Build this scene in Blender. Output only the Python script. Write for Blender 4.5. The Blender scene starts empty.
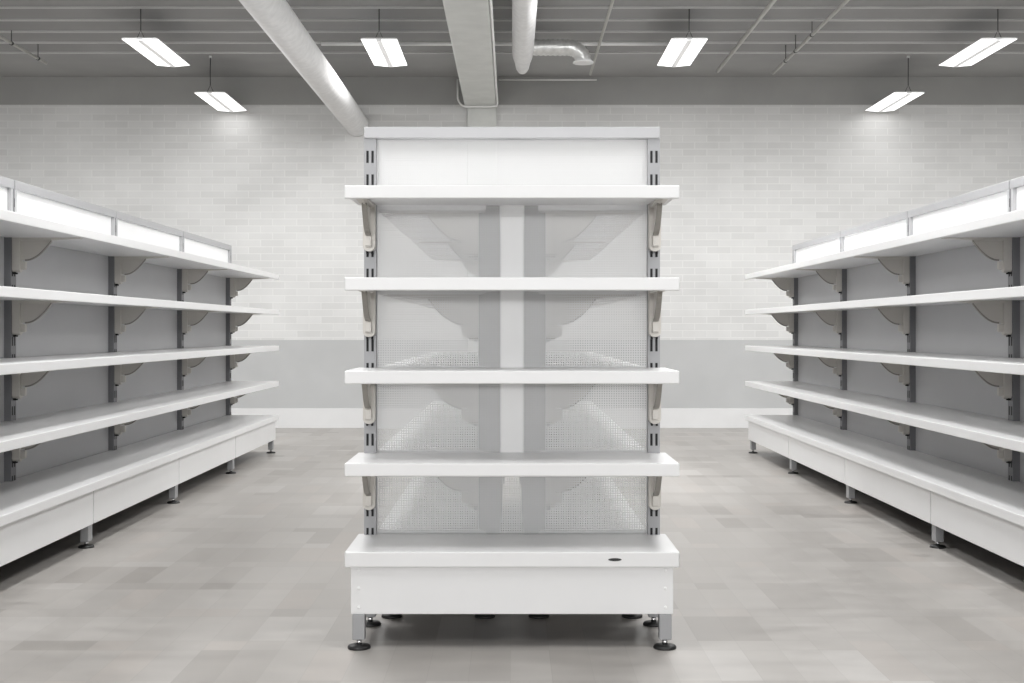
import bpy, bmesh, math, random
from mathutils import Vector, Matrix
random.seed(4)
PI = math.pi
C = bpy.context.scene.collection
F, HC, HY = 1300.0, 0.955, 330.0          # focal length (px), eye height, horizon row

# ------------------------------------------------------------------ materials
def mat(name, col, rough=0.5, metal=0.0, noise=0.0, nscale=8.0, bump=0.0, spec=0.5):
    m = bpy.data.materials.new(name); m.use_nodes = True
    nt = m.node_tree; b = nt.nodes['Principled BSDF']
    b.inputs['Roughness'].default_value = rough
    b.inputs['Metallic'].default_value = metal
    b.inputs['Specular IOR Level'].default_value = spec
    tc = nt.nodes.new('ShaderNodeTexCoord')
    nz = nt.nodes.new('ShaderNodeTexNoise'); nz.inputs['Scale'].default_value = nscale
    nz.inputs['Detail'].default_value = 4
    nt.links.new(tc.outputs['Object'], nz.inputs['Vector'])
    mr = nt.nodes.new('ShaderNodeMapRange')
    mr.inputs['From Min'].default_value = 0.25; mr.inputs['From Max'].default_value = 0.75
    mr.inputs['To Min'].default_value = 1 - noise; mr.inputs['To Max'].default_value = 1 + noise
    nt.links.new(nz.outputs['Fac'], mr.inputs['Value'])
    mx = nt.nodes.new('ShaderNodeVectorMath'); mx.operation = 'SCALE'
    mx.inputs[0].default_value = col
    nt.links.new(mr.outputs['Result'], mx.inputs['Scale'])
    nt.links.new(mx.outputs['Vector'], b.inputs['Base Color'])
    if bump:
        bp = nt.nodes.new('ShaderNodeBump'); bp.inputs['Strength'].default_value = bump
        bp.inputs['Distance'].default_value = 0.01
        nt.links.new(nz.outputs['Fac'], bp.inputs['Height'])
        nt.links.new(bp.outputs['Normal'], b.inputs['Normal'])
    return m

def emis(name, col, s):
    m = bpy.data.materials.new(name); m.use_nodes = True
    nt = m.node_tree; b = nt.nodes['Principled BSDF']
    b.inputs['Base Color'].default_value = (*col, 1)
    b.inputs['Emission Color'].default_value = (*col, 1)
    b.inputs['Emission Strength'].default_value = s
    return m

class NB:                                    # tiny node-building helper
    def __init__(s, m): s.nt = m.node_tree
    def n(s, t, **k):
        x = s.nt.nodes.new(t)
        for a, v in k.items(): setattr(x, a, v)
        return x
    def math(s, op, a, b=None, c=None):
        x = s.n('ShaderNodeMath', operation=op)
        for i, v in enumerate((a, b, c)):
            if v is None: continue
            if isinstance(v, (int, float)): x.inputs[i].default_value = v
            else: s.nt.links.new(v, x.inputs[i])
        return x.outputs[0]
    def link(s, a, b): s.nt.links.new(a, b)
    def ramp(s, fac, stops):
        r = s.n('ShaderNodeValToRGB'); e = r.color_ramp.elements
        while len(e) < len(stops): e.new(0.5)
        for el, (p, c) in zip(e, stops): el.position = p; el.color = (*c, 1)
        s.link(fac, r.inputs[0]); return r.outputs[0]
    def mix(s, fac, a, b, mode='MIX'):
        x = s.n('ShaderNodeMix', data_type='RGBA', blend_type=mode)
        for sock, v in ((x.inputs[0], fac), (x.inputs[6], a), (x.inputs[7], b)):
            if isinstance(v, (int, float)): sock.default_value = v
            elif isinstance(v, tuple): sock.default_value = (*v, 1)
            else: s.link(v, sock)
        return x.outputs[2]

def floor_material():
    m = bpy.data.materials.new('floor_tile'); m.use_nodes = True
    B = NB(m); b = m.node_tree.nodes['Principled BSDF']
    g = B.n('ShaderNodeNewGeometry'); sp = B.n('ShaderNodeSeparateXYZ'); B.link(g.outputs['Position'], sp.inputs[0])
    X, Y = sp.outputs[0], sp.outputs[1]
    P = 0.455
    v = B.math('DIVIDE', B.math('ADD', Y, 0.120 - 3.996 + P*20), P)
    vf = B.math('FRACT', v)
    vi = B.math('ADD', B.math('MULTIPLY', B.math('FLOOR', v), 2), B.math('GREATER_THAN', vf, 0.26))
    u = B.math('DIVIDE', B.math('ADD', X, 13.0), 0.115)
    ui = B.math('FLOOR', u)
    u2 = B.math('FLOOR', B.math('ADD', B.math('DIVIDE', ui, 3), B.math('MULTIPLY', vi, 0.37)))
    def wn(a, bb, seed):
        c = B.n('ShaderNodeCombineXYZ'); B.link(a, c.inputs[0]); B.link(bb, c.inputs[1]); c.inputs[2].default_value = seed
        w = B.n('ShaderNodeTexWhiteNoise', noise_dimensions='3D'); B.link(c.outputs[0], w.inputs['Vector'])
        return w.outputs['Value'], w.outputs['Color']
    r1, c1 = wn(ui, vi, 1.3); r2, c2 = wn(u2, vi, 7.7)
    rr = B.math('ADD', B.math('MULTIPLY', r1, 0.45), B.math('MULTIPLY', r2, 0.55))
    col = B.ramp(rr, [(0.05, (0.335, 0.314, 0.293)), (0.35, (0.398, 0.377, 0.355)), (0.7, (0.436, 0.415, 0.392)), (1.0, (0.495, 0.476, 0.455))])
    warm = B.mix(B.math('GREATER_THAN', c1 and r1, 0.9), col, (0.42, 0.382, 0.352))
    col = B.mix(0.5, col, warm)
    nz = B.n('ShaderNodeTexNoise'); nz.inputs['Scale'].default_value = 5; nz.inputs['Detail'].default_value = 6
    mp = B.n('ShaderNodeMapping'); mp.inputs['Scale'].default_value = (1, 2.5, 1)
    B.link(g.outputs['Position'], mp.inputs[0]); B.link(mp.outputs[0], nz.inputs['Vector'])
    st = B.ramp(nz.outputs['Fac'], [(0.3, (0.90, 0.90, 0.90)), (0.7, (1.06, 1.06, 1.06))])
    col = B.mix(1.0, col, st, 'MULTIPLY')
    # thin joints on the row lines
    e1 = B.math('LESS_THAN', vf, 0.008)
    e2 = B.math('LESS_THAN', B.math('ABSOLUTE', B.math('SUBTRACT', vf, 0.26)), 0.004)
    e3 = B.math('LESS_THAN', B.math('FRACT', u), 0.016)
    ed = B.math('MULTIPLY', B.math('MAXIMUM', B.math('MAXIMUM', e1, e2), e3), 0.28)
    col = B.mix(ed, col, (0.25, 0.24, 0.225))
    B.link(col, b.inputs['Base Color'])
    ro = B.ramp(nz.outputs['Fac'], [(0.3, (0.30,)*3), (0.7, (0.42,)*3)])
    B.link(ro, b.inputs['Roughness']); b.inputs['Specular IOR Level'].default_value = 0.45
    return m

def wall_material():
    m = bpy.data.materials.new('painted_brick'); m.use_nodes = True
    B = NB(m); b = m.node_tree.nodes['Principled BSDF']
    g = B.n('ShaderNodeNewGeometry'); sp = B.n('ShaderNodeSeparateXYZ'); B.link(g.outputs['Position'], sp.inputs[0])
    H = B.math('ADD', sp.outputs[0], B.math('MULTIPLY', sp.outputs[1], 1.0)); Z = sp.outputs[2]
    c = B.n('ShaderNodeCombineXYZ'); B.link(H, c.inputs[0]); B.link(Z, c.inputs[1])
    br = B.n('ShaderNodeTexBrick'); B.link(c.outputs[0], br.inputs['Vector'])
    br.inputs['Scale'].default_value = 1; br.inputs['Brick Width'].default_value = 0.235; br.inputs['Row Height'].default_value = 0.068
    br.inputs['Mortar Size'].default_value = 0.0055; br.inputs['Mortar Smooth'].default_value = 0.4; br.inputs['Bias'].default_value = 0
    br.inputs['Color1'].default_value = (0.60, 0.60, 0.593, 1); br.inputs['Color2'].default_value = (0.655, 0.655, 0.648, 1)
    br.inputs['Mortar'].default_value = (0.69, 0.69, 0.68, 1)
    nz = B.n('ShaderNodeTexNoise'); nz.inputs['Scale'].default_value = 1.7; nz.inputs['Detail'].default_value = 7; B.link(g.outputs['Position'], nz.inputs['Vector'])
    st = B.ramp(nz.outputs['Fac'], [(0.3, (0.93,)*3), (0.7, (1.05,)*3)])
    brick = B.mix(1.0, br.outputs['Color'], st, 'MULTIPLY')
    low = B.mix(1.0, (0.47, 0.475, 0.475), st, 'MULTIPLY')
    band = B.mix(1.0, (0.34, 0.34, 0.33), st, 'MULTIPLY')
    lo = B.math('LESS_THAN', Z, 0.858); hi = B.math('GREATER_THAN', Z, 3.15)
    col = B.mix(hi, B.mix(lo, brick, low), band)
    B.link(col, b.inputs['Base Color']); b.inputs['Roughness'].default_value = 0.75
    bp = B.n('ShaderNodeBump'); bp.inputs['Strength'].default_value = 0.25; bp.inputs['Distance'].default_value = 0.004
    msk = B.math('SUBTRACT', 1.0, B.math('MAXIMUM', lo, hi))
    B.link(B.math('MULTIPLY', B.math('SUBTRACT', 1.0, br.outputs['Fac']), msk), bp.inputs['Height'])
    B.link(bp.outputs['Normal'], b.inputs['Normal'])
    return m

M = dict(
    white=mat('white_shelf_paint', (0.76, 0.76, 0.76), 0.32, noise=0.01),
    mesh=mat('white_perforated_sheet', (0.76, 0.76, 0.76), 0.5, noise=0.01),
    panel=mat('grey_back_panel', (0.54, 0.54, 0.55), 0.5, noise=0.02, nscale=3),
    header=mat('header_white', (0.88, 0.88, 0.88), 0.4, noise=0.01),
    rail=mat('rail_grey', (0.40, 0.40, 0.41), 0.38, noise=0.02),
    lightrail=mat('pale_rail', (0.47, 0.47, 0.48), 0.38, noise=0.02),
    upright=mat('upright_grey', (0.33, 0.332, 0.34), 0.42, 0.15, noise=0.03),
    dupright=mat('dark_upright', (0.20, 0.20, 0.21), 0.42, 0.2, noise=0.04),
    slot=mat('slot_black', (0.012, 0.012, 0.013), 0.8),
    bracket=mat('bracket_taupe', (0.60, 0.575, 0.535), 0.36, 0.12, noise=0.03),
    brim=mat('bracket_rim_reflection', (0.26, 0.245, 0.22), 0.4, 0.2, noise=0.03),  # darker than the bracket: dark reflection on the belly put into the colour
    undershade=mat('underside_shade', (0.03, 0.03, 0.03), 0.9),  # near-black colour that deepens the shade under the units
    darkpost=mat('shadow_grey_post', (0.045, 0.045, 0.048), 0.5),  # shade behind the perforated panel put into the posts' colour
    chrome=mat('chrome', (0.75, 0.75, 0.76), 0.18, 1.0),
    black=mat('black_rubber', (0.012, 0.012, 0.012), 0.45),
    joint=mat('joint_shadow', (0.16, 0.16, 0.17), 0.6),
    ceiling=mat('ceiling_concrete', (0.33, 0.33, 0.325), 0.8, noise=0.10, nscale=1.3, bump=0.1),
    rib=mat('ceiling_rib_paint', (0.29, 0.29, 0.287), 0.7, noise=0.08, nscale=2),
    riblip=mat('ceiling_rib_lip', (0.50, 0.50, 0.495), 0.6, noise=0.08, nscale=2),
    beam=mat('beam_concrete', (0.60, 0.61, 0.59), 0.75, noise=0.07, nscale=6, bump=0.15),
    duct=mat('insulated_duct', (0.74, 0.74, 0.74), 1.0, noise=0.07, nscale=18, bump=0.6, spec=0.08),
    foil=mat('flexible_foil', (0.60, 0.60, 0.59), 0.35, 0.5, noise=0.15, nscale=25, bump=0.5),
    pipe=mat('pipe_grey', (0.48, 0.48, 0.45), 0.5, 0.2, noise=0.05),
    wpipe=mat('white_pipe', (0.80, 0.80, 0.79), 0.45, noise=0.05),
    cable=mat('cable_dark', (0.06, 0.06, 0.06), 0.6),
    base=mat('baseboard_white', (0.68, 0.68, 0.68), 0.5, noise=0.02),
    lamp=emis('lamp_diffuser', (1, 1, 1), 1.6),
    lampstrip=emis('lamp_strip', (0.82, 0.82, 0.82), 0.25),
    floor=floor_material(), wall=wall_material())

# ------------------------------------------------------------------ mesh building
class MB:
    def __init__(s): s.v = []; s.f = []; s.mi = []; s.sm = []
    def quadbox(s, x0, x1, y0, y1, z0, z1, mi=0):
        if x0 > x1: x0, x1 = x1, x0
        if y0 > y1: y0, y1 = y1, y0
        n = len(s.v)
        s.v += [(x, y, z) for z in (z0, z1) for y in (y0, y1) for x in (x0, x1)]
        for f in ((0, 2, 3, 1), (4, 5, 7, 6), (0, 1, 5, 4), (2, 6, 7, 3), (0, 4, 6, 2), (1, 3, 7, 5)):
            s.f.append([n + i for i in f]); s.mi.append(mi); s.sm.append(False)
        return s
    box = quadbox
    def prism(s, pts, y0, y1, mi=0):            # polygon in xz, extruded along y
        n = len(s.v); k = len(pts)
        a = sum(pts[i][0]*pts[(i+1) % k][1] - pts[(i+1) % k][0]*pts[i][1] for i in range(k))
        if a < 0: pts = pts[::-1]
        s.v += [(x, y0, z) for x, z in pts] + [(x, y1, z) for x, z in pts]
        s.f.append([n + i for i in range(k)]); s.f.append([n + k + i for i in reversed(range(k))])
        for i in range(k):
            j = (i+1) % k; s.f.append([n + j, n + i, n + k + i, n + k + j])
        s.mi += [mi]*(k+2); s.sm += [False]*(k+2)
        return s
    def prism_yz(s, pts, x0, x1, mi=0):
        n = len(s.v); k = len(pts)
        s.v += [(x0, y, z) for y, z in pts] + [(x1, y, z) for y, z in pts]
        s.f.append([n + i for i in range(k)]); s.f.append([n + k + i for i in reversed(range(k))])
        for i in range(k):
            j = (i+1) % k; s.f.append([n + j, n + i, n + k + i, n + k + j])
        s.mi += [mi]*(k+2); s.sm += [False]*(k+2)
        return s
    def tube(s, path, r, seg=16, mi=0, cap=True):
        path = [Vector(p) for p in path]; rs = r if isinstance(r, (list, tuple)) else [r]*len(path)
        rings = []; prev = None
        for i, p in enumerate(path):
            t = (path[min(i+1, len(path)-1)] - path[max(i-1, 0)]).normalized()
            if prev is None:
                up = Vector((0, 0, 1)) if abs(t.z) < 0.9 else Vector((1, 0, 0))
                a = t.cross(up).normalized()
            else: a = (prev - t*prev.dot(t)).normalized()
            prev = a; b = t.cross(a)
            n = len(s.v)
            s.v += [tuple(p + (a*math.cos(2*PI*k/seg) + b*math.sin(2*PI*k/seg))*rs[i]) for k in range(seg)]
            rings.append(n)
        for q in range(len(rings)-1):
            for k in range(seg):
                l = (k+1) % seg
                s.f.append([rings[q]+k, rings[q]+l, rings[q+1]+l, rings[q+1]+k]); s.mi.append(mi); s.sm.append(True)
        if cap:
            s.f.append([rings[0]+k for k in reversed(range(seg))]); s.f.append([rings[-1]+k for k in range(seg)])
            s.mi += [mi]*2; s.sm += [False]*2
        return s
    def build(s, name, mats, parent=None, bevel=0, loc=(0, 0, 0), seg=2):
        me = bpy.data.meshes.new(name); me.from_pydata(s.v, [], s.f)
        for m in (mats if isinstance(mats, (list, tuple)) else [mats]): me.materials.append(m)
        me.polygons.foreach_set('material_index', s.mi); me.polygons.foreach_set('use_smooth', s.sm)
        bm = bmesh.new(); bm.from_mesh(me); bmesh.ops.recalc_face_normals(bm, faces=bm.faces); bm.to_mesh(me); bm.free()
        me.update()
        o = bpy.data.objects.new(name, me); C.objects.link(o); o.location = loc
        if parent: o.parent = parent
        if bevel:
            b = o.modifiers.new('bevel', 'BEVEL'); b.width = bevel; b.segments = seg; b.limit_method = 'ANGLE'
        return o

def tag(o, label=None, cat=None, group=None, kind=None):
    for k, v in (('label', label), ('category', cat), ('group', group), ('kind', kind)):
        if v: o[k] = v
    return o
def thing(name, label, cat, loc, rz=0, group=None):
    o = bpy.data.objects.new(name, None); C.objects.link(o); o.location = loc; o.rotation_euler = (0, 0, rz)
    return tag(o, label, cat, group)
def dup(o, parent, loc=None):
    c = o.copy(); C.objects.link(c); c.parent = parent
    if loc is not None: c.location = loc
    for ch in list(o.children):
        if ch is not c: dup(ch, c)
    return c
def struct(o): o['kind'] = 'structure'; return o

# ------------------------------------------------------------------ room
YW = 12.67; ZC = HC + 2.465
struct(MB().box(-6.5, 6.5, -3.5, YW+0.2, -0.1, 0).build('floor', M['floor']))
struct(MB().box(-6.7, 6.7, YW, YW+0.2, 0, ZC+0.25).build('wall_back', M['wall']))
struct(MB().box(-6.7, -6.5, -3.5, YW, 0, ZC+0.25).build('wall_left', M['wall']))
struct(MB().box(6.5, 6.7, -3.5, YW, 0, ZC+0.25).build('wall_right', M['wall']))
c = MB(); c.box(-6.5, 6.5, -3.5, YW, ZC+0.055, ZC+0.25)
c.box(-6.5, 6.5, 11.56, YW, ZC, ZC+0.055)
struct(c.build('ceiling', M['ceiling']))
k = 0; y = 11.53
while y > -3.3:                                     # ribbed deck: each rib hangs below the slab
    k += 1
    r = MB()
    # sloping web rising towards the room, with a pale lip along the lower edge
    pts = [(y-0.02, ZC), (y+0.02, ZC), (y+0.03, ZC+0.055), (y-0.20, ZC+0.055)]
    n = len(r.v); r.v += [(-6.5, a, b) for a, b in pts] + [(6.5, a, b) for a, b in pts]
    r.f += [[0, 1, 2, 3], [7, 6, 5, 4], [0, 4, 5, 1], [1, 5, 6, 2], [2, 6, 7, 3], [3, 7, 4, 0]]
    r.mi += [0]*6; r.sm += [False]*6
    r.box(-6.5, 6.5, y-0.016, y+0.016, ZC-0.012, ZC+0.001, 1)
    struct(r.build('trim_%d' % k, [M['rib'], M['riblip']]))
    y -= 0.405
struct(MB().box(-6.5, 6.5, YW-0.02, YW, 0, 0.192).build('baseboard_back', M['base'], bevel=0.003))
bb = MB().box(-0.461, -0.155, -3.5, YW-0.06, HC+2.17, ZC+0.055).build('trim_50', M['beam'], bevel=0.012); struct(bb)
bb = MB().box(-0.434, -0.151, YW-0.06, YW, 0, HC+2.17).build('trim_51', M['beam'], bevel=0.006); struct(bb)

# ------------------------------------------------------------------ shelving
def bracket_mb():
    # local: x out from the upright, z down from the shelf underside, y across
    b = MB(); hw = 0.017
    out = [(0, 0), (0.275, 0), (0.275, -0.006), (0.168, -0.012)]
    cur = []
    for i in range(13):                      # belly of the gusset
        t = i/12
        x = 0.052 + (0.168-0.052)*(1 - t)**0.95
        z = -0.012 - 0.086*math.sin(t*PI/2)**0.95
        cur.append((x, z))
    plate = out + cur[1:] + [(0.02, -0.098)]
    b.prism([(0.02, -0.002)] + out[1:] + cur[1:] + [(0.02, -0.098)], -0.0045, 0.0045)
    # rolled rims following top and belly
    b.prism([(0, 0), (0.30, 0), (0.30, -0.004), (0.168, -0.010), (0, -0.013)], -hw, hw)
    rim = out[3:] + cur[1:]
    for (x0, z0), (x1, z1) in zip(rim[:-1], rim[1:]):
        b.prism([(x0, z0+0.003), (x1, z1+0.003), (x1, z1-0.004), (x0, z0-0.004)], -0.0085, 0.0085, 2)
    # sleeve beside the upright, with rounded foot
    sw = 0.0195
    sl = [(-sw, 0), (sw, 0)] + [(sw*math.cos(PI*i/12), -0.136 - 0.017*math.sin(PI*i/12)) for i in range(13)]
    b.prism_yz(sl, 0, 0.034)
    # short step under the gusset, and the two hooks
    b.prism([(0.034, -0.104), (0.056, -0.104), (0.056, -0.135), (0.050, -0.140), (0.034, -0.140)], -0.010, 0.010)
    b.box(0.002, 0.016, -0.011, -0.005, -0.160, -0.150, 1); b.box(0.002, 0.016, 0.005, 0.011, -0.160, -0.150, 1)
    return b
def bracket_proto(w): return bracket_mb()

TR = 0.027                                    # tray thickness behind the front lip
def shelf_mb(D, y0, y1, z, s=1):
    return MB().prism([(s*x, zz) for x, zz in ((0.004, z), (D, z), (D, z-TH), (D-0.018, z-TH), (D-0.018, z-TR), (0.004, z-TR))], y0, y1)
def upright_mb(w, d, z0, z1, slots=True):
    b = MB(); h = w/2
    b.box(-0.03, d, -h, h, z0, z1, 0)
    z = 0.20
    so = w*0.21; sw = w*0.095
    if slots:
        while z + 0.04 < z1 - 0.02:
            if z > z0:
                for s in (-1, 1):
                    b.box(d-0.001, d+0.0006, s*so-sw, s*so+sw, z, z+0.039, 1)
            z += 0.0762
    return b

def foot(parent, x, y, pw=0.036, pd=0.055, name='leg'):
    lg = MB().box(x-pw/2, x+pw/2, y-pd/2, y+pd/2, 0.028, 0.104).build(name, M['upright'], parent, bevel=0.002)
    MB().tube([(x, y, 0.009), (x, y, 0.03)], 0.0085, 12).build('levelling_bolt', M['chrome'], lg)
    MB().tube([(x, y, 0.0), (x, y, 0.004), (x, y, 0.009), (x, y, 0.012)], [0.034, 0.035, 0.032, 0.013], 24).build('foot_disc', M['black'], lg)
    return lg

SH = [1.387, 1.112, 0.833, 0.557]
BASE = 0.293; TH = 0.039
def side_gondola(label, loc, rz, sgn):
    g = thing('gondola_shelving', label, 'shelving', loc, rz, 'gondola runs along the aisles')
    ys = [sgn*1.468*i for i in range(6)]         # uprights, y=0 is the far end
    D = 0.402; e = sgn*0.035
    y0, y1 = -e, ys[-1]+e
    for z in SH:
        shelf_mb(D, y0, y1, z).build('shelf', M['white'], g, bevel=0.003)
    MB().box(0.004, D, y0, y1, BASE-TH, BASE).build('base_shelf', M['white'], g, bevel=0.003)
    up = br = None
    for y in ys:
        if up is None: up = upright_mb(0.060, 0.030, 0.10, 1.612).build('upright', [M['dupright'], M['slot']], g, loc=(0, y, 0))
        else: dup(up, g, (0, y, 0))
        # pale sleeve over the upright between the header panels
        cl = MB()
        cl.box(0.0, 0.033, y-0.034, y-0.012, 1.43, 1.60); cl.box(0.0, 0.033, y+0.012, y+0.034, 1.43, 1.60)
        cl.build('header_clip', M['lightrail'], g, bevel=0.002)
        for z in SH:
            if br is None: br = bracket_mb().build('bracket', [M['bracket'], M['slot'], M['brim']], g, loc=(0.030, y, z-TR), bevel=0.0015)
            else: dup(br, g, (0.030, y, z-TR))
    for a, b in zip(ys[:-1], ys[1:]):
        s = sgn*0.006
        MB().box(D-0.034, D-0.020, a+s, b-s, 0.104, BASE-TH-0.002).build('plinth_panel', M['white'], g, bevel=0.0015)
        MB().box(0.002, 0.018, a+sgn*0.036, b-sgn*0.036, 1.39, 1.580).build('header_panel', M['header'], g, bevel=0.002)
        MB().box(-0.020, 0.0, a, b, 0.20, 1.40).build('back_panel', M['panel'], g)
        MB().box(-0.02, 0.036, a+sgn*0.006, b-sgn*0.006, 1.574, 1.614).build('top_rail', M['rail'], g, bevel=0.003)
    MB().box(-0.045, -0.021, y0, y1, 0.012, 1.60).build('back_cover', M['panel'], g)  # unseen; lower edge brought down to keep light out from beneath
    MB().box(0.0, D-0.036, ys[0], ys[-1], 0.13, 0.15).build('base_shade_slab', M['undershade'], g)  # added dark slab, deepens the shade beneath the run
    lg = foot(g, D-0.052, ys[0]+sgn*0.03)
    for y in ys[1:]: dup(lg, g, (0, y-ys[0]-sgn*0.03, 0))
    for y in ys: dup(lg, g, (-D+0.052, y-ys[0]-sgn*0.03, 0))
    return g
side_gondola('long white gondola shelving run along the left side of the aisle', (-2.22, 10.115, 0), 0, -1)
side_gondola('long white gondola shelving run along the right side of the aisle', (2.22, 10.115, 0), PI, 1)

# end unit facing the camera: local x points to the camera
YP = 4.23
g = thing('end_cap_shelving', 'white perforated end shelving unit facing the camera in the centre', 'shelving', (0, YP, 0), -PI/2)
D = 0.352; W = 0.5
for z in SH:
    shelf_mb(D, -W, W, z).build('shelf', M['white'], g, bevel=0.003)
bs = MB().box(0.004, D, -W, W, BASE-TH-0.008, BASE).build('base_shelf', M['white'], g, bevel=0.004)
# small black oval mark on its front edge
ov = MB(); n = 24; yy = 0.307
pts = [(yy+0.020*math.cos(2*PI*i/n), 0.270+0.0045*math.sin(2*PI*i/n)) for i in range(n)]
ov.v = [(D+0.0002, a, b) for a, b in pts] + [(D+0.0010, a, b) for a, b in pts]
ov.f = [list(range(n)), list(range(2*n-1, n-1, -1))] + [[i, (i+1) % n, n+(i+1) % n, n+i] for i in range(n)]
ov.mi = [0]*len(ov.f); ov.sm = [False]*len(ov.f)
ov = ov.build('oval_mark', M['black'], bs); ov['label'] = 'small black oval mark on the front edge'
up = upright_mb(0.039, 0.026, 0.10, 1.585).build('upright', [M['upright'], M['slot']], g, loc=(0, -0.459, 0), bevel=0)
dup(up, g, (0, 0.459, 0))
br = None
for s in (-1, 1):
    for z in SH:
        if br is None: br = bracket_mb().build('bracket', [M['bracket'], M['slot'], M['brim']], g, loc=(0.026, s*0.459, z-TR), bevel=0.0015)
        else: dup(br, g, (0.026, s*0.459, z-TR))
# perforated sheet: crossed strips with real holes
pm = MB(); P = 0.00782; hw = 0.0019
ny = int(0.878/P)
for i in range(ny+1):
    y = -ny*P/2 + i*P; pm.box(-0.0012, 0, y-hw, y+hw, 0.26, 1.578)
nz = int((1.575-0.298)/P)
for i in range(nz+1):
    z = 0.298 + i*P; pm.box(-0.0010, -0.0002, -0.44, 0.44, z-hw, z+hw)
pm.build('perforated_panel', M['mesh'], g)
st = MB().box(0.001, 0.005, -0.0365, 0.0365, 0.557, 1.322).build('centre_strip', M['header'], g)
MB().box(-0.03, 0.036, -0.478, 0.478, 1.574, 1.611).build('top_rail', M['lightrail'], g, bevel=0.003)
MB().box(0.0, D-0.032, -0.47, 0.47, 0.13, 0.15).build('base_shade_slab', M['undershade'], g)  # added dark slab to blacken the shade under the end unit
pl = MB().box(D-0.030, D-0.014, -0.483, 0.483, 0.104, BASE-TH-0.008).build('plinth_panel', M['white'], g, bevel=0.002)
sc = None
for s in (-1, 1):
    for z in (0.236, 0.182, 0.125):
        if sc is None: sc = MB().tube([(0, 0, 0), (0.0015, 0, 0), (0.0025, 0, 0)], [0.0045, 0.0045, 0.003], 12).build('screw', M['header'], pl, loc=(D-0.014, s*0.459, z))
        else: dup(sc, pl, (D-0.014, s*0.459, z))
lg = foot(g, D-0.026, -0.459, 0.036, 0.037)
dup(lg, g, (0, 0.918, 0)); dup(lg, g, (-D+0.045, 0, 0)); dup(lg, g, (-D+0.045, 0.918, 0))

# the double-sided run standing behind the end unit
g = thing('double_sided_gondola', 'double-sided gondola run seen behind the perforated panel of the end unit', 'shelving', (0, 4.30, 0))
L = 3.0; ysr = [0.03, 1.50, 2.97]
br = None; up = None; lgp = None
for s in (-1, 1):
    for z in SH:
        MB().box(s*0.085, s*0.445, 0, L, z-TH, z).build('shelf', M['white'], g, bevel=0.003)
    MB().box(s*0.085, s*0.445, 0, L, BASE-TH, BASE).build('base_shelf', M['white'], g, bevel=0.003)
    MB().box(s*0.410, s*0.425, 0, L, 0.104, BASE-TH).build('plinth_panel', M['white'], g)
    MB().box(s*0.062, s*0.078, 0.05, L-0.05, 0.20, 1.41).build('back_panel', M['panel'], g)
    for y in ysr:
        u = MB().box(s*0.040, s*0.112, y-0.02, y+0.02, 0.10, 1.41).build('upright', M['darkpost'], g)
        for z in SH:
            if br is None: br = bracket_mb().build('bracket', [M['bracket'], M['slot'], M['brim']], g, loc=(0, 0, 0), bevel=0)
            b = br if not br.get('used') else dup(br, g)
            br['used'] = 1
            b.location = (s*0.112, y, z-TH); b.rotation_euler = (0, 0, 0 if s > 0 else PI)
        for x in (s*0.09, s*0.40):
            if lgp is None: lgp = foot(g, 0, 0, 0.036, 0.04); lgp.location = (x, y, 0)
            else: dup(lgp, g, (x, y, 0))
for o in g.children:
    if 'used' in o: del o['used']

# ------------------------------------------------------------------ lamps
def lamp(x, ynear, zl, L, label, EN=16):
    t = thing('pendant_light_panel', label, 'ceiling lamp', (x, ynear + L/2, zl), 0, 'hanging light panels')
    w = 0.14
    # shallow tray with bevelled ends, two glowing wings and a dull centre strip
    MB().prism([(-w, 0.012), (-w+0.02, 0.016), (w-0.02, 0.016), (w, 0.012), (w, 0.006), (-w, 0.006)], -L/2, L/2).build('housing', M['base'], t)
    for s in (-1, 1):
        MB().prism([(s*0.012, -0.006), (s*(w-0.002), 0.005), (s*(w-0.002), 0.008), (s*0.012, 0.008)], -L/2+0.006, L/2-0.006).build('diffuser', M['lamp'], t)
    MB().box(-0.02, 0.02, -L/2, L/2, -0.008, 0.008).build('centre_bar', M['lampstrip'], t)
    top = ZC - zl + (0.05 if ynear + 0.03 < 11.55 else 0)
    yc = -L/2+0.03
    MB().tube([(-0.03, yc, 0.014), (0, yc, 0.08), (0.03, yc, 0.014)], 0.0035, 6).tube([(0, yc, 0.08), (0, yc, top)], 0.0045, 6).build('suspension_cable', M['cable'], t)
    MB().tube([(0, yc, top-0.02), (0, yc, top)], 0.013, 12).build('ceiling_cup', M['base'], t)
    l = bpy.data.lights.new('lamp_light', 'AREA'); l.shape = 'RECTANGLE'; l.size = 0.26; l.size_y = L; l.energy = EN; l.color = (1, 0.995, 0.985)
    lo = bpy.data.objects.new('lamp_light', l); C.objects.link(lo); lo.location = (0, 0, -0.012); lo.parent = t
    return t
z1 = HC + 2.222; z2 = HC + 2.12
lamp(-2.85, 9.95, z1, 1.0, 'hanging light panel at far left, the larger of the left pair')
lamp(-1.02, 9.95, z1, 1.0, 'hanging light panel between the thick round duct and the concrete beam')
lamp(1.36, 9.95, z1, 1.0, 'hanging light panel right of the bent air duct')
lamp(3.73, 9.95, z1, 1.0, 'hanging light panel at far right by the picture edge')
lamp(-2.71, 11.65, z2, 0.95, 'small low hanging light panel near the back wall on the left', 1.0)
lamp(3.56, 11.65, z2, 0.95, 'small low hanging light panel near the back wall on the right', 1.0)
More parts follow.
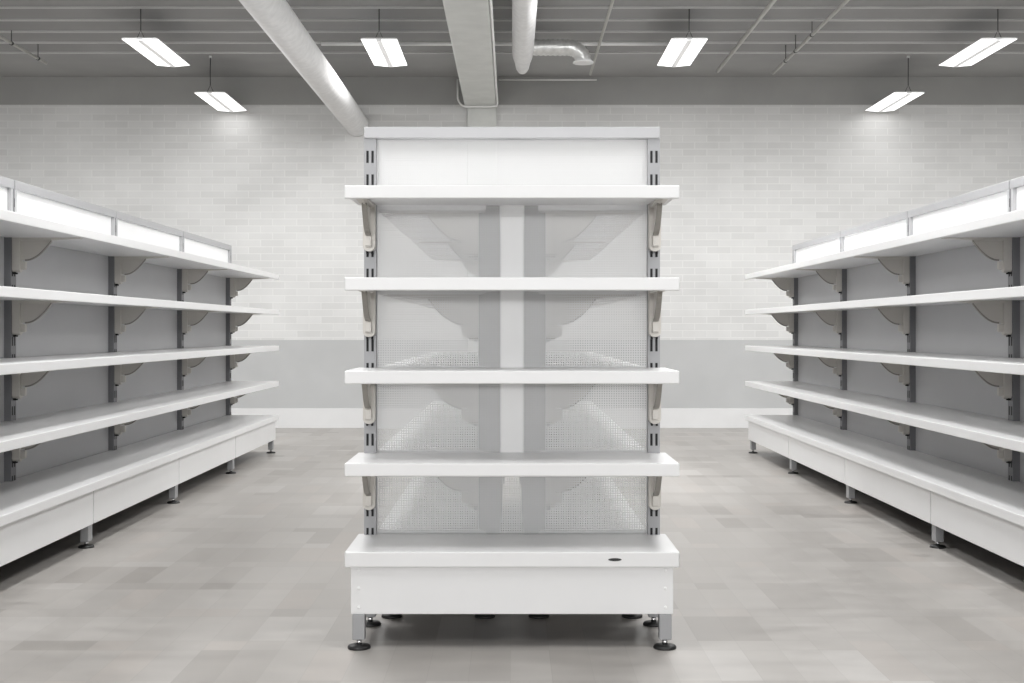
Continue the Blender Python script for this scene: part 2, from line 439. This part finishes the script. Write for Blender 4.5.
# added lights for unseen lamp rows above the view; tilted row washes the wall
for yy, en, tilt in ((0.5, 22, 0), (2.9, 28, 0), (5.4, 52, 0), (8.5, 62, 9)):
    for xx in ((-4.2, -1.1, 1.1, 4.2) if tilt == 0 else (-4.5, -2.9, 0.65, 2.6, 4.4)):
        l = bpy.data.lights.new('room_fill', 'AREA'); l.shape = 'RECTANGLE'; l.size = 0.5; l.size_y = 1.2; l.energy = en
        lo = bpy.data.objects.new('room_fill', l); C.objects.link(lo); lo.location = (xx, yy, z1-0.01)
        lo.rotation_euler = (math.radians(tilt), 0, 0)

# added fill light far behind the camera, brightening wall and fronts: wide, low and soft
l = bpy.data.lights.new('front_fill', 'AREA'); l.shape = 'RECTANGLE'; l.size = 50; l.size_y = 3.0; l.energy = 9000
lo = bpy.data.objects.new('front_fill', l); C.objects.link(lo); lo.location = (0, -60, 5.8)
lo.rotation_euler = (PI/2 - math.radians(4), 0, 0)

# ------------------------------------------------------------------ ducts and pipes
r = 0.115; zx = HC + 2.0
path = [(-1.51, y, zx) for y in [-3.4 + i*0.5 for i in range(32)] + [YW-0.06, YW]]
o = MB().tube(path, r, 32).build('round_duct', M['duct'])
tag(o, 'thick white insulated round duct running diagonally in view to the back wall', 'duct')
t = thing('air_duct', 'white air duct with a bent foil branch beside the concrete beam', 'duct', (0.088, 10.6, HC+2.27))
MB().tube([(0, y, 0) for y in [-14 + i*0.5 for i in range(28)]] + [(0, 0.0, 0), (0, 0.14, -0.005), (0, 0.28, -0.022), (0, 0.40, -0.045), (0, 0.45, -0.058), (0, 0.465, -0.062)],
          [0.088]*28 + [0.088, 0.082, 0.066, 0.056, 0.042, 0.015], 28).build('main_duct', M['duct'], t)
bp = []; rs = []
for i in range(30):
    a = i/29
    if a < 0.55: x = 0.05 + a/0.55*0.31; z = 0.022
    else:
        th = (a-0.55)/0.45*PI/2; x = 0.36+0.13*math.sin(th); z = 0.022-0.11*(1-math.cos(th))
    bp.append((x, -0.05, z)); rs.append(0.062 + (0.005 if i % 2 else 0))
MB().tube(bp, rs, 20).build('elbow_branch', M['foil'], t)
MB().tube([(0.49, -0.05, -0.070), (0.49, -0.05, -0.095), (0.49, -0.05, -0.105)], [0.05, 0.083, 0.085], 24).build('outlet_flange', M['duct'], t)

def pipe(pts, r, mt, label, name='pipe', cat='pipe'):
    return tag(MB().tube(pts, r, 10).build(name, M[mt]), label, cat)
H2 = HC + 2.36
pl_ = pipe([(-4.12, -1, H2), (-4.12, 11.5, H2)], 0.012, 'pipe', 'thin grey ceiling pipe at far left beyond the left lamps')
pipe([(0.722, -1, H2), (0.722, 12.0, H2)], 0.012, 'pipe', 'thin grey ceiling pipe just right of the bent air duct')
pipe([(1.876, -1, H2), (1.876, 11.85, H2)], 0.016, 'pipe', 'grey ceiling pipe right of the third lamp, nearer the centre of two')
pr_ = pipe([(2.40, -1, H2), (2.40, 11.95, H2)], 0.014, 'pipe', 'grey ceiling pipe rightmost of two with small clamps')
pipe([(-1.6, 10.9, HC+2.40), (1.30, 10.9, HC+2.40)], 0.0165, 'wpipe', 'white crosswise pipe passing behind the beam and air duct')
pipe([(-0.13, 12.58, HC+2.42), (0.82, 12.58, HC+2.42)], 0.007, 'wpipe', 'thin pale conduit along the joint of ceiling and back wall', 'conduit', 'conduit')
# conduit hugging the right of the beam and looping under its far end
cp = [(-0.14, -1, HC+2.185), (-0.14, 12.3, HC+2.185), (-0.14, 12.5, HC+2.175), (-0.15, 12.53, HC+2.158), (-0.20, 12.54, HC+2.155), (-0.44, 12.54, HC+2.155)]
for i in range(1, 7):
    a = i/6*PI/2; cp.append((-0.44-0.085*math.sin(a), 12.54, HC+2.155+0.10*(1-math.cos(a))))
cp += [(-0.525, 12.54, HC+2.42)]
pipe(cp, 0.009, 'wpipe', 'pale thin conduit following the beam and looping under its end', 'conduit', 'conduit')
for par, px, ys in ((pl_, -4.12, (11.3, 10.7)), (pr_, 2.40, (11.4, 11.0, 10.4))):
    for py in ys:
        t = MB().tube([(px, py, H2+0.012), (px, py, ZC+0.0535)], 0.004, 6).tube([(px, py-0.01, H2), (px, py+0.01, H2)], 0.017, 10)
        t.build('clamp', M['cable'], par)

# ------------------------------------------------------------------ world, camera
w = bpy.data.worlds.new('World'); bpy.context.scene.world = w; w.use_nodes = True
w.node_tree.nodes['Background'].inputs[0].default_value = (1, 1, 1, 1)
w.node_tree.nodes['Background'].inputs[1].default_value = 1.0
cd = bpy.data.cameras.new('camera'); cam = bpy.data.objects.new('camera', cd); C.objects.link(cam)
cam.location = (0, 0, HC); cam.rotation_euler = (PI/2, 0, 0)
cd.sensor_width = 36; cd.lens = F/1024*36; cd.shift_y = (HY-341.5)/1024
bpy.context.scene.camera = cam
vs = bpy.context.scene.view_settings; vs.view_transform = 'Standard'; vs.look = 'None'; vs.exposure = 0.0
